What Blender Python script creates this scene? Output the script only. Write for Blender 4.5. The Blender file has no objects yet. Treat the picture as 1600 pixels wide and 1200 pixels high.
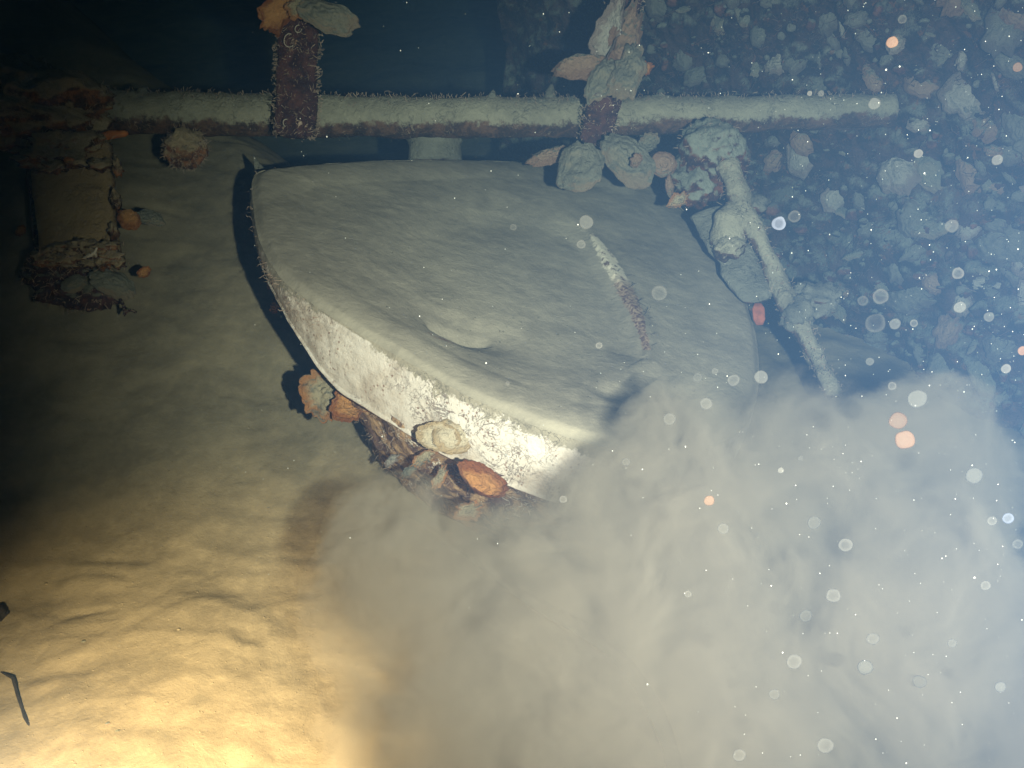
import bpy, bmesh, math, random
from mathutils import Vector, Matrix, noise
R = math.radians
SC = bpy.context.scene
COL = SC.collection
random.seed(11)

# ------------------------------------------------------------------ camera, water light, lamps, exposure
CAM_LOC = Vector((0, 0, 0.9)); FPX = 1715.0
cd = bpy.data.cameras.new('camera'); cam = bpy.data.objects.new('camera', cd); COL.objects.link(cam)
cam.location = CAM_LOC; cam.rotation_euler = (R(60), 0, 0)
cd.sensor_width = 36; cd.lens = 36 * FPX / 1600; cd.clip_start = 0.02; cd.clip_end = 60
SC.camera = cam
F = Vector((0, math.cos(R(30)), -math.sin(R(30)))); U = Vector((0, math.sin(R(30)), math.cos(R(30)))); RX = Vector((1, 0, 0))

def P(px, py, d):                       # pixel of the photograph + distance along the view axis -> world point
    return CAM_LOC + F * d + RX * ((px - 800) / FPX * d) + U * ((600 - py) / FPX * d)
def S(px, d): return px / FPX * d       # pixels -> metres at a distance

w = bpy.data.worlds.new('World'); SC.world = w; w.use_nodes = True
bg = w.node_tree.nodes['Background']; bg.inputs[0].default_value = (0.012, 0.05, 0.062, 1); bg.inputs[1].default_value = 0.12

def spot(name, loc, target, power, color, angle, blend, size):
    l = bpy.data.lights.new(name, 'SPOT'); l.energy = power; l.color = color; l.spot_size = R(angle); l.spot_blend = blend
    l.shadow_soft_size = size
    o = bpy.data.objects.new(name, l); COL.objects.link(o); o.location = loc
    o.rotation_euler = (Vector(target) - Vector(loc)).to_track_quat('-Z', 'Y').to_euler()
    return o
flash = spot('camera_flash', CAM_LOC + RX * 0.13 - U * 0.03 - F * 0.02, P(1090, 600, 1.5), 225, (1.0, 0.87, 0.75), 69, 1.0, 0.008)
torch = spot('dive_torch', (-.36, .36, .42), (-.32, .645, 0), 165, (1.0, 0.70, 0.41), 76, 1.0, 0.03)

SC.view_settings.view_transform = 'Standard'; SC.view_settings.look = 'None'; SC.view_settings.exposure = 0; SC.view_settings.gamma = 1
cy = SC.cycles
cy.use_denoising = True
try: cy.denoiser = 'OPENIMAGEDENOISE'
except Exception: pass
cy.max_bounces = 6; cy.diffuse_bounces = 2; cy.glossy_bounces = 1; cy.transmission_bounces = 3; cy.volume_bounces = 3
cy.transparent_max_bounces = 12; cy.volume_step_rate = 1.0; cy.volume_max_steps = 256
cy.caustics_reflective = False; cy.caustics_refractive = False; cy.sample_clamp_indirect = 3

# ------------------------------------------------------------------ helpers
def obj(name, me, mats=None, parent=None):
    o = bpy.data.objects.new(name, me); COL.objects.link(o)
    for m in (mats if isinstance(mats, (list, tuple)) else [mats] if mats else []): me.materials.append(m)
    if parent: o.parent = parent; o.matrix_parent_inverse = Matrix.Translation(-parent.location)
    return o
def tag(o, label, cat, group=None, kind=None):
    if kind: o['kind'] = kind
    if label: o['label'] = label
    if cat: o['category'] = cat
    if group: o['group'] = group
    return o
def empty(name, loc, label, cat, group=None):
    o = bpy.data.objects.new(name, None); COL.objects.link(o); o.location = loc; o.empty_display_size = .05
    return tag(o, label, cat, group)
def mesh(name, vs, fs, smooth=True, mi=None):
    me = bpy.data.meshes.new(name); me.from_pydata([tuple(v) for v in vs], [], fs); me.update()
    if smooth: me.polygons.foreach_set('use_smooth', [True] * len(me.polygons))
    if mi: me.polygons.foreach_set('material_index', mi)
    return me
def fbm(p, o=4): return noise.fractal(p, 1.0, 2.0, o)
def sstep(a, b, x):
    t = min(1, max(0, (x - a) / (b - a))); return t * t * (3 - 2 * t)
class MB:                                # vertex / face collector with material indices
    def __init__(s): s.v = []; s.f = []; s.m = []
    def add(s, vs, fs, mi=0):
        n = len(s.v); s.v += vs; s.f += [tuple(i + n for i in f) for f in fs]; s.m += [mi] * len(fs)
    def build(s, name, mats, parent=None): return obj(name, mesh(name, s.v, s.f, True, s.m), mats, parent)

_ico = {}
def ico(n):
    if n not in _ico:
        bm = bmesh.new(); bmesh.ops.create_icosphere(bm, subdivisions=n, radius=1)
        _ico[n] = ([v.co.copy() for v in bm.verts], [tuple(v.index for v in f.verts) for f in bm.faces]); bm.free()
    return _ico[n]
def lump(mb, c, r, seed, amp=.25, freq=1.6, sub=4, rot=None, mi=0, fine=.06):
    vs, fs = ico(sub); out = []; sd = Vector((seed * 7.1, seed * 3.3, seed * 1.7))
    r = Vector(r) if not isinstance(r, (int, float)) else Vector((r, r, r))
    for v in vs:
        k = 1 + amp * fbm(v * freq + sd, 3) + fine * fbm(v * freq * 5 + sd, 3) + .5 * amp * (abs(noise.noise(v * freq * 2.3 + sd)) - .25)
        q = Vector((v.x * r.x, v.y * r.y, v.z * r.z)) * k
        if rot: q = rot @ q
        out.append(Vector(c) + q)
    mb.add(out, fs, mi)
def frame(d):
    d = d.normalized(); a = Vector((0, 0, 1)) if abs(d.z) < .9 else Vector((1, 0, 0))
    x = d.cross(a).normalized(); return x, x.cross(d).normalized()
def tube(mb, pts, rad, seed=0, amp=.12, freq=18, seg=20, step=.008, mi=0, sq=0, flat=1.0, side=None):
    """organic tube through pts with per-point radii; sq>0 squares the section; flat scales the second axis"""
    L = [0]
    for a, b in zip(pts, pts[1:]): L.append(L[-1] + (b - a).length)
    n = max(4, int(L[-1] / step)); vs = []; fs = []; sd = Vector((seed * 3.7, seed, -seed * 2.1))
    for i in range(n + 1):
        s = L[-1] * i / n; k = 0
        while k < len(L) - 2 and s > L[k + 1]: k += 1
        t = (s - L[k]) / max(1e-6, L[k + 1] - L[k]); c = pts[k].lerp(pts[k + 1], t); r = rad[k] * (1 - t) + rad[k + 1] * t
        if side is None: x, y = frame(pts[-1] - pts[0])
        else:
            dd = (pts[-1] - pts[0]).normalized(); x = (side - dd * side.dot(dd)).normalized(); y = x.cross(dd).normalized()
        if i == 0 or i == n: r *= .55
        for j in range(seg):
            a = 2 * math.pi * j / seg; ca, sa = math.cos(a), math.sin(a)
            if sq: m = max(abs(ca), abs(sa)); kk = 1 + sq * (1 / m - 1); ca *= kk; sa *= kk
            q = x * (ca * r) + y * (sa * r * flat)
            p = c + q; q2 = p * freq + sd
            p = c + q * (1 + amp * fbm(q2, 4) + amp * .5 * abs(noise.noise(q2 * 3)))
            vs.append(p)
    for i in range(n):
        for j in range(seg):
            a = i * seg + j; b = i * seg + (j + 1) % seg; fs.append((a, b, b + seg, a + seg))
    fs.append(tuple(range(seg))[::-1]); fs.append(tuple(n * seg + j for j in range(seg)))
    mb.add(vs, fs, mi)
def hairs(mb, pts_normals, n, length, mi, rng, width=.0007):
    for _ in range(n):
        p, nn = rng.choice(pts_normals)
        d = (nn + Vector((rng.uniform(-1, 1), rng.uniform(-1, 1), rng.uniform(-1, .6))) * .8).normalized()
        l = length * rng.uniform(.3, 1.2); x, y = frame(d); q = p - nn * .002 + Vector((rng.uniform(-1, 1), rng.uniform(-1, 1), rng.uniform(-1, 1))) * .006; q -= nn * max(0, (q - p).dot(nn))
        bend = Vector((rng.uniform(-1, 1), rng.uniform(-1, 1), rng.uniform(-1, 1))) * l * .35
        m = q + d * l * .5 + bend; e = q + d * l + bend * .3; wd = width
        mb.add([q + x * wd, q - x * wd * .5 + y * wd, q - x * wd * .5 - y * wd, m + x * wd * .8, m - x * wd * .4 + y * wd * .8, m - x * wd * .4 - y * wd * .8, e],
               [(0, 1, 4, 3), (1, 2, 5, 4), (2, 0, 3, 5), (3, 4, 6), (4, 5, 6), (5, 3, 6)], mi)
def surf(mb, lo=0, cond=None):
    """sample (point, normal) pairs from the faces of a collector"""
    out = []
    for f in mb.f[lo:]:
        a, b, c = mb.v[f[0]], mb.v[f[1]], mb.v[f[2]]; nn = (b - a).cross(c - a)
        if nn.length > 1e-10:
            nn.normalize(); q = (a + b + c) / 3
            if cond is None or cond(q, nn): out.append((q, nn))
    return out

# ------------------------------------------------------------------ materials
class NT:
    def __init__(s, name):
        s.m = bpy.data.materials.new(name); s.m.use_nodes = True; s.t = s.m.node_tree; s.n = s.t.nodes
        s.b = s.n['Principled BSDF']; s.b.inputs['Roughness'].default_value = .9; s.b.inputs['Specular IOR Level'].default_value = .15
        s.geo = s.n.new('ShaderNodeNewGeometry'); s.pos = s.geo.outputs['Position']
    def ln(s, a, b): s.t.links.new(a, b)
    def put(s, sock, v):
        if isinstance(v, bpy.types.NodeSocket): s.ln(v, sock)
        elif isinstance(v, (tuple, list)): sock.default_value = (v[0], v[1], v[2], 1) if len(sock.default_value) == 4 else v
        else: sock.default_value = v
    def noise(s, scale, detail=5, rough=.6, dist=0, vec=None):
        n = s.n.new('ShaderNodeTexNoise'); s.ln(vec or s.pos, n.inputs['Vector'])
        n.inputs['Scale'].default_value = scale; n.inputs['Detail'].default_value = detail; n.inputs['Roughness'].default_value = rough; n.inputs['Distortion'].default_value = dist
        return n.outputs['Fac']
    def vor(s, scale, feature='F1', out='Distance', vec=None):
        n = s.n.new('ShaderNodeTexVoronoi'); n.feature = feature; s.ln(vec or s.pos, n.inputs['Vector']); n.inputs['Scale'].default_value = scale; return n.outputs[out]
    def math(s, op, a, b=0.0, c=0.0):
        n = s.n.new('ShaderNodeMath'); n.operation = op
        for k, v in enumerate((a, b, c)): s.put(n.inputs[k], v)
        return n.outputs[0]
    def map(s, v, a, b, lo=0.0, hi=1.0):
        n = s.n.new('ShaderNodeMapRange'); n.interpolation_type = 'SMOOTHSTEP'
        s.put(n.inputs[0], v); s.put(n.inputs[1], a); s.put(n.inputs[2], b); s.put(n.inputs[3], lo); s.put(n.inputs[4], hi); return n.outputs[0]
    def mix(s, f, a, b):
        n = s.n.new('ShaderNodeMix'); n.data_type = 'RGBA'; s.put(n.inputs[0], f); s.put(n.inputs[6], a); s.put(n.inputs[7], b); return n.outputs[2]
    def attr(s, name):
        n = s.n.new('ShaderNodeAttribute'); n.attribute_name = name; return n.outputs['Fac']
    def nz(s):
        n = s.n.new('ShaderNodeSeparateXYZ'); s.ln(s.geo.outputs['Normal'], n.inputs[0]); return n.outputs[2]
    def warp(s, scale, amt):
        n = s.n.new('ShaderNodeTexNoise'); s.ln(s.pos, n.inputs['Vector']); n.inputs['Scale'].default_value = scale; n.inputs['Detail'].default_value = 3
        v = s.n.new('ShaderNodeVectorMath'); v.operation = 'SCALE'; s.ln(n.outputs['Color'], v.inputs[0]); v.inputs['Scale'].default_value = amt
        a = s.n.new('ShaderNodeVectorMath'); a.operation = 'ADD'; s.ln(s.pos, a.inputs[0]); s.ln(v.outputs[0], a.inputs[1]); return a.outputs[0]
    def bump(s, h, dist, strength=1.0):
        n = s.n.new('ShaderNodeBump'); s.ln(h, n.inputs['Height']); n.inputs['Distance'].default_value = dist; n.inputs['Strength'].default_value = strength
        s.ln(n.outputs[0], s.b.inputs['Normal'])
    def col(s, c): s.put(s.b.inputs['Base Color'], c)

SILT = (.185, .18, .135)
def silt_color(m, base=SILT):
    a = m.noise(9, 5, .65); b = m.noise(70, 4, .7)
    c = m.mix(m.map(a, .35, .7), tuple(x * .78 for x in base), tuple(x * 1.18 for x in base))
    return m.mix(m.map(b, .4, .75, 0, .35), c, tuple(x * 1.45 for x in base))

def m_ground():
    m = NT('silt_ground'); c = silt_color(m, (.205, .162, .105))
    c = m.mix(m.map(m.noise(5, 6, .7, .6), .52, .68, 0, .35), c, (.095, .085, .06))
    m.col(c); h = m.math('ADD', m.math('MULTIPLY', m.noise(22, 6, .6, .3), 1.0), m.math('MULTIPLY', m.noise(190, 5, .85), .35)); m.bump(h, .008, .5); return m.m
def m_cover():
    m = NT('silt_cover'); c = silt_color(m, (.25, .218, .168))
    ex = m.attr('exposed_and_pit_shade'); wv = m.warp(60, .02)
    f = m.map(m.math('ADD', ex, m.math('MULTIPLY', m.math('SUBTRACT', m.noise(110, 6, .75), .5), 1.5)), .42, .62)
    hole = m.map(m.noise(75, 5, .7), .5, .62)
    paint = m.mix(hole, (.62, .55, .44), (.13, .075, .05))
    rusty = m.attr('rusty'); paint = m.mix(rusty, paint, m.mix(m.map(m.noise(140, 4, .7, 1.0), .4, .6), (.10, .05, .04), (.33, .24, .17)))
    m.col(m.mix(f, c, paint))
    h = m.math('ADD', m.noise(28, 7, .68, .3), m.math('MULTIPLY', m.noise(230, 4, .8), .3)); m.bump(h, .0045, .6); return m.m
def m_rim():
    m = NT('chipped_white_paint')
    n1 = m.noise(26, 5, .6, 1.2); line = m.math('ABSOLUTE', m.math('SUBTRACT', n1, .5))
    n2 = m.noise(45, 4, .6, 2.0); line2 = m.math('ABSOLUTE', m.math('SUBTRACT', n2, .47))
    zone = m.map(m.noise(11, 3), .46, .6)
    l = m.math('MAXIMUM', m.map(line, .004, .013, 1, 0), m.map(line2, .004, .011, 1, 0)); l = m.math('MULTIPLY', l, zone)
    sp = m.math('MULTIPLY', m.map(m.vor(170), .18, .28, 1, 0), m.map(m.noise(22, 4), .40, .58))
    worn = m.attr('worn')
    base = m.mix(m.map(m.noise(14, 5, .7), .4, .7), (.56, .50, .445), (.38, .31, .25))
    base = m.mix(m.math('MULTIPLY', worn, m.map(m.noise(60, 6, .75, .5), .38, .6)), base, (.22, .16, .105))
    base = m.mix(m.math('MULTIPLY', l, .75), base, (.2, .14, .11)); base = m.mix(m.math('MULTIPLY', sp, .8), base, (.2, .11, .07))
    edge = m.attr('low'); base = m.mix(m.map(m.math('ADD', edge, m.math('MULTIPLY', m.noise(60, 4), .25)), .98, 1.1), base, (.12, .055, .035))
    sl = m.attr('silt')
    q = m.math('ADD', m.math('ADD', sl, m.math('MULTIPLY', m.math('SUBTRACT', m.noise(130, 7, .85), .5), 1.6)), m.math('MULTIPLY', m.math('SUBTRACT', m.noise(18, 3), .5), .5))
    m.col(m.mix(m.map(q, .46, .56), base, silt_color(m, (.26, .225, .17))))
    m.bump(m.math('ADD', m.math('MULTIPLY', l, .6), m.noise(90, 6, .75)), .004, .8); return m.m
def m_crust(name, dark=(.028, .013, .013), rust=(.13, .048, .022), pale=(.36, .27, .2), silt_lo=.25, silt_hi=.65, silt=(.175, .165, .12), pale_amt=1.0, soft=1.0, bumpd=.008, blotch=None):
    m = NT(name)
    a = m.noise(38, 6, .72, .6); c = m.mix(m.map(a, .42, .62), dark, rust)
    wv = m.warp(30, .035)
    ed = m.math('ABSOLUTE', m.math('SUBTRACT', m.noise(48, 3, .5, 1.5), .5)); ln = m.map(ed, .006, .022, 1, 0)
    ln = m.math('MULTIPLY', ln, m.map(m.noise(26, 4, .6), .5, .62))
    c = m.mix(m.math('MULTIPLY', ln, .8 * pale_amt), c, pale)
    sp = m.map(m.vor(95), .1, .2, 1, 0); sp = m.math('MULTIPLY', sp, m.map(m.noise(17, 3), .5, .65)); c = m.mix(m.math('MULTIPLY', sp, .7 * pale_amt), c, (pale[0], pale[1] * .8, pale[2] * .6))
    q = m.math('ADD', m.nz(), m.math('MULTIPLY', m.math('SUBTRACT', m.noise(75, 6, .8), .5), 1.5))
    f = m.map(q, silt_lo, silt_hi)
    c = m.mix(f, c, silt_color(m, silt))
    if blotch: c = m.mix(m.map(m.noise(13, 5, .75, .5), .52, .62, 0, .75), c, blotch); c = m.mix(m.map(m.noise(34, 4, .7), .60, .66, 0, .7), c, (.2, .085, .04))
    m.col(c)
    m.bump(m.math('ADD', m.noise(70, 6, .75), m.math('ADD', m.math('MULTIPLY', ln, .5), m.math('MULTIPLY', m.noise(240, 3, .7), .3))), bumpd, .9); return m.m
def m_shell(name, inner, outer, silt=.5, rough=.6, edge=(.5, .42, .33)):
    m = NT(name); m.b.inputs['Roughness'].default_value = rough; m.b.inputs['Specular IOR Level'].default_value = .35
    r = m.attr('rad'); n = m.noise(45, 5, .65, .5)
    rr = m.math('ADD', r, m.math('MULTIPLY', m.math('SUBTRACT', n, .5), 1.1))
    c = m.mix(m.map(rr, .45, .95), inner, outer)
    ring = m.n.new('ShaderNodeMath'); ring.operation = 'SINE'; m.ln(m.math('MULTIPLY', rr, 22), ring.inputs[0])
    c = m.mix(m.math('MULTIPLY', m.map(ring.outputs[0], .2, 1, 0, .22), m.map(m.noise(30, 3), .4, .65)), c, edge)
    f = m.map(m.math('ADD', m.nz(), m.math('MULTIPLY', m.math('SUBTRACT', m.noise(50, 5, .7), .5), 1.3)), 1.0 - silt, 1.35 - silt)
    c = m.mix(f, c, silt_color(m, (.18, .175, .14)))
    m.col(c); m.bump(m.math('ADD', m.math('MULTIPLY', ring.outputs[0], .2), m.math('MULTIPLY', m.noise(60, 7, .8), 3.5)), .0032, 1.0); return m.m
def m_plain(name, c, rough=.8, trans=0):
    m = NT(name); m.b.inputs['Roughness'].default_value = rough
    m.col(m.mix(m.map(m.noise(80, 4), .35, .65), tuple(x * .7 for x in c), tuple(x * 1.2 for x in c))); return m.m

M = dict(ground=m_ground(), cover=m_cover(), rim=m_rim(),
    rail=m_crust('silted_rusty_pipe', silt_lo=-.12, silt_hi=.2, silt=(.23, .21, .16), dark=(.04, .024, .02), rust=(.12, .065, .042)),
    strut=m_crust('purple_brown_rust', dark=(.03, .014, .016), rust=(.085, .036, .03), pale=(.42, .30, .23), silt_lo=.55, silt_hi=.95, pale_amt=1.3),
    crust=m_crust('encrusted_metal', silt_lo=.05, silt_hi=.45),
    dusty=m_crust('silted_metal', silt_lo=-.65, silt_hi=-.2, silt=(.15, .145, .12)),
    wall=m_crust('encrusted_hull', dark=(.02, .018, .02), rust=(.07, .04, .033), pale=(.17, .14, .12), silt_lo=.0, silt_hi=.5, silt=(.18, .18, .15), bumpd=.02, blotch=(.11, .065, .06)),
    pedestal=m_crust('rusty_pedestal', dark=(.11, .06, .045), rust=(.42, .27, .15), pale=(.72, .62, .52), silt_lo=.6, silt_hi=1.1, pale_amt=1.3),
    orange=m_shell('orange_shell', (.48, .23, .08), (.24, .08, .025), .0, .4, (.7, .42, .2)),
    pale=m_shell('pale_shell', (.62, .52, .38), (.42, .30, .17), .12, .45, (.72, .64, .52)),
    jag=m_shell('jagged_shell', (.36, .30, .2), (.34, .15, .055), .3, .6, (.5, .4, .28)),
    dusted=m_shell('silted_shell', (.22, .20, .15), (.22, .165, .115), .85, .8, (.28, .25, .2)),
    pink=m_shell('salmon_shell', (.28, .185, .13), (.2, .115, .08), .45, .6, (.42, .32, .25)),
    dim=m_shell('blue_grey_shell', (.17, .16, .135), (.10, .08, .07), .6, .8, (.22, .2, .18)),
    dimwhite=m_shell('worn_white_shell', (.33, .30, .26), (.2, .15, .13), .35, .7, (.5, .45, .4)),
    hair=m_plain('fine_growth', (.30, .22, .17)), white=m_plain('white_tube_worm', (.36, .31, .26), .5), red=m_plain('red_lead_paint', (.2, .06, .035)),
    wallred=m_crust('reddish_growth', dark=(.05, .02, .02), rust=(.16, .07, .05), pale=(.25, .2, .17), silt_lo=.2, silt_hi=.7, silt=(.12, .12, .105)),
    mount=m_crust('warm_lit_silted_crust', dark=(.05, .025, .015), rust=(.24, .10, .04), silt_lo=-.1, silt_hi=.5, silt=(.28, .21, .13)),  # silt and rust lightened and warmed, standing in for missing light
    twig=m_plain('dark_twig', (.02, .014, .01)), amber=m_plain('amber_growth', (.38, .12, .03)), hairdark=m_plain('dark_fuzz', (.10, .08, .065)), dark=m_plain('dark_hollow', (.02, .012, .01)))

# ------------------------------------------------------------------ the setting: silt ground
WA = Vector((.128, 2.226, 0)); WD = Vector((.452, -.541, 0)).normalized(); WN = Vector((WD.y, -WD.x, 0))
if WN.y > 0: WN = -WN
PROF = [(-3, -.1), (.3, 0), (1.0, .035), (1.325, .13), (1.67, .27), (2.0, .345), (2.4, .41), (3.0, .60), (4.0, 1.2), (6.5, 3.2)]
def prof(y):
    for (a, b), (c, d) in zip(PROF, PROF[1:]):
        if y <= c:
            t = max(0, (y - a) / (c - a)); return b + (d - b) * t
    return PROF[-1][1]
def gz(x, y):
    z = (prof(y - .12) + prof(y) * 2 + prof(y + .12)) / 4
    wdist = (Vector((x, y, 0)) - WA).dot(WN); z -= (z + .02) * sstep(.75, .3, wdist)
    p = Vector((x, y, .3))
    z += .045 * noise.noise(p * 1.9) + .02 * noise.noise(p * 4.6 + Vector((3, 1, 0)))
    q = p + Vector((noise.noise(p * 3), noise.noise(p * 3 + Vector((9, 0, 0))), 0)) * .12
    r = 1 - abs(noise.noise(Vector((q.x * 4.0, q.y * 7.5, 1.1)))) * 2; z += .003 * max(0, r) ** 2
    r = 1 - abs(noise.noise(Vector((q.x * 11, q.y * 19, 4.1)))) * 2; z += .0012 * max(0, r) ** 3 + .004 * noise.noise(p * 9) * sstep(-.2, .4, noise.noise(p * 2.2))
    # slumped terraces: little scarps that break the surface
    s = q.y * 6.5 + q.x * 2.2 + 1.2 * noise.noise(p * 2.7); fr = s - math.floor(s)
    z += .0028 * (fr if fr < .86 else (1 - fr) / .14 * .86) * sstep(-.1, .3, noise.noise(p * 2.1 + Vector((5, 5, 5))))
    z += .0022 * fbm(p * 26, 3)
    c = 1 - abs(noise.noise(Vector((q.x * 6.5, q.y * 13, 8.3)))) * 2; z -= .0025 * sstep(.82, 1, c) * sstep(.1, .35, noise.noise(p * 7 + Vector((2, 8, 1))))
    z += .003 * max(0, noise.noise(Vector((x * 17, y * 26, 5))) - .25) * 2
    return z
def ground():
    NX, NY = 360, 420; vs = []; fs = []
    for j in range(NY + 1):
        v = j / NY; y = -1.6 + 8.0 * v if False else None
        y = .55 + (2.2 - .55) * ((v - .06) / .78) if .06 <= v <= .84 else (-1.6 + (.55 + 1.6) * v / .06 if v < .06 else 2.2 + 4.3 * ((v - .84) / .16) ** 1.6)
        for i in range(NX + 1):
            u = i / NX * 2 - 1; x = 1.05 * u + 3.2 * (abs(u) ** 5) * (1 if u > 0 else -1)
            vs.append(Vector((x, y, gz(x, y))))
    for j in range(NY):
        for i in range(NX):
            a = j * (NX + 1) + i; fs.append((a, a + 1, a + NX + 2, a + NX + 1))
    o = obj('ground', mesh('ground', vs, fs), M['ground']); tag(o, None, None, kind='structure')
ground()

# ------------------------------------------------------------------ basin (outline on its own tilted plane)
BC = P(793, 470, 1.35); BN = Vector((.246, -.003, .969)).normalized()
BU = Vector((1, 0, 0)); BU = (BU - BN * BU.dot(BN)).normalized(); BV = BN.cross(BU).normalized()
def onplane(px, py, off=0):
    d = P(px, py, 1) - CAM_LOC; t = ((BC + BN * off) - CAM_LOC).dot(BN) / d.dot(BN); q = CAM_LOC + d * t - BC
    return (q.dot(BU), q.dot(BV))
TOP = [(398, 270), (440, 259), (520, 251), (620, 247), (740, 247), (850, 252), (950, 263), (1010, 282), (1060, 316), (1110, 370), (1150, 430), (1176, 490), (1188, 550),
       (1186, 610), (1165, 660), (1120, 692), (1060, 704), (1000, 702), (940, 692), (870, 672), (800, 645), (740, 617), (680, 585), (620, 550), (559, 515), (496, 475), (442, 432), (411, 382), (397, 325)]
TOPP = [Vector((*onplane(x, y), 0)) for x, y in TOP]
cx0 = sum(v.x for v in TOPP) / len(TOPP); cy0 = sum(v.y for v in TOPP) / len(TOPP)
def cr(pts, n):                           # closed Catmull-Rom
    out = []; k = len(pts)
    for i in range(n):
        s = i / n * k; a = int(s); t = s - a
        p0, p1, p2, p3 = (pts[(a + j) % k] for j in (-1, 0, 1, 2))
        out.append(.5 * ((2 * p1) + (p2 - p0) * t + (2 * p0 - 5 * p1 + 4 * p2 - p3) * t * t + (3 * p1 - p0 - 3 * p2 + p3) * t ** 3))
    return out
NA = 520
OUT = cr(TOPP, NA)
REC = [Vector((*onplane(x, y), 0)) for x, y in [(585, 385), (610, 430), (650, 492), (700, 540), (760, 566), (850, 585), (950, 590), (1008, 560), (1000, 520), (975, 460), (945, 410), (915, 360), (860, 320), (760, 305), (660, 320), (600, 350)]]
def polyd(p, poly):                       # signed distance, positive inside
    best = 9; ins = False; n = len(poly); side = None
    for i in range(n):
        a = poly[i]; b = poly[(i + 1) % n]; ab = b - a; t = max(0, min(1, (p - a).dot(ab) / ab.length_squared)); d = (a + ab * t - p).length
        if d < best: best = d; side = i + t
        if (a.y > p.y) != (b.y > p.y) and p.x < (b.x - a.x) * (p.y - a.y) / (b.y - a.y) + a.x: ins = not ins
    return (best if ins else -best), side
HOLE = Vector((*onplane(722, 505), 0)); EXA = [Vector((*onplane(x, y), 0)) for x, y in [(925, 368), (950, 402), (975, 448), (995, 492), (1010, 548)]]
DENT = Vector((*onplane(950, 612), 0))
def cover_h(x, y):
    p = Vector((x, y, 0)); d, s = polyd(p, REC)
    rw = sstep(6.0, 7.8, s) * (1 - sstep(10.4, 11.8, s)); wd = .08 * (1 - rw) + .022 * rw
    h = -.011 * sstep(-.03 * (1 - rw) - .004, wd, d)
    if d < 0: h += .004 * rw * sstep(-.03, -.004, d)
    hd = p - HOLE; hr = math.hypot(hd.x / .044, hd.y / .026) + .15 * noise.noise(p * 30); h -= .009 * sstep(1.05, .75, hr) * sstep(.015, -.02, hd.y) + .007 * sstep(2.2, .2, hr)
    lip = Vector((*onplane(612, 440), 0)); h -= .002 * sstep(.09, .0, (p - lip).length)
    h -= .006 * sstep(.03, .0, (p - DENT).length)
    q = Vector((x, y, .7)); h += .0035 * noise.noise(q * 4) + .0014 * noise.noise(q * 13) + .0005 * fbm(q * 40, 3)
    r = 1 - abs(noise.noise(Vector((x * 9 + 3 + noise.noise(q * 9), y * 16 + noise.noise(q * 7), 2)))) * 2; h += .0003 * max(0, r) ** 3
    return h
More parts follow.
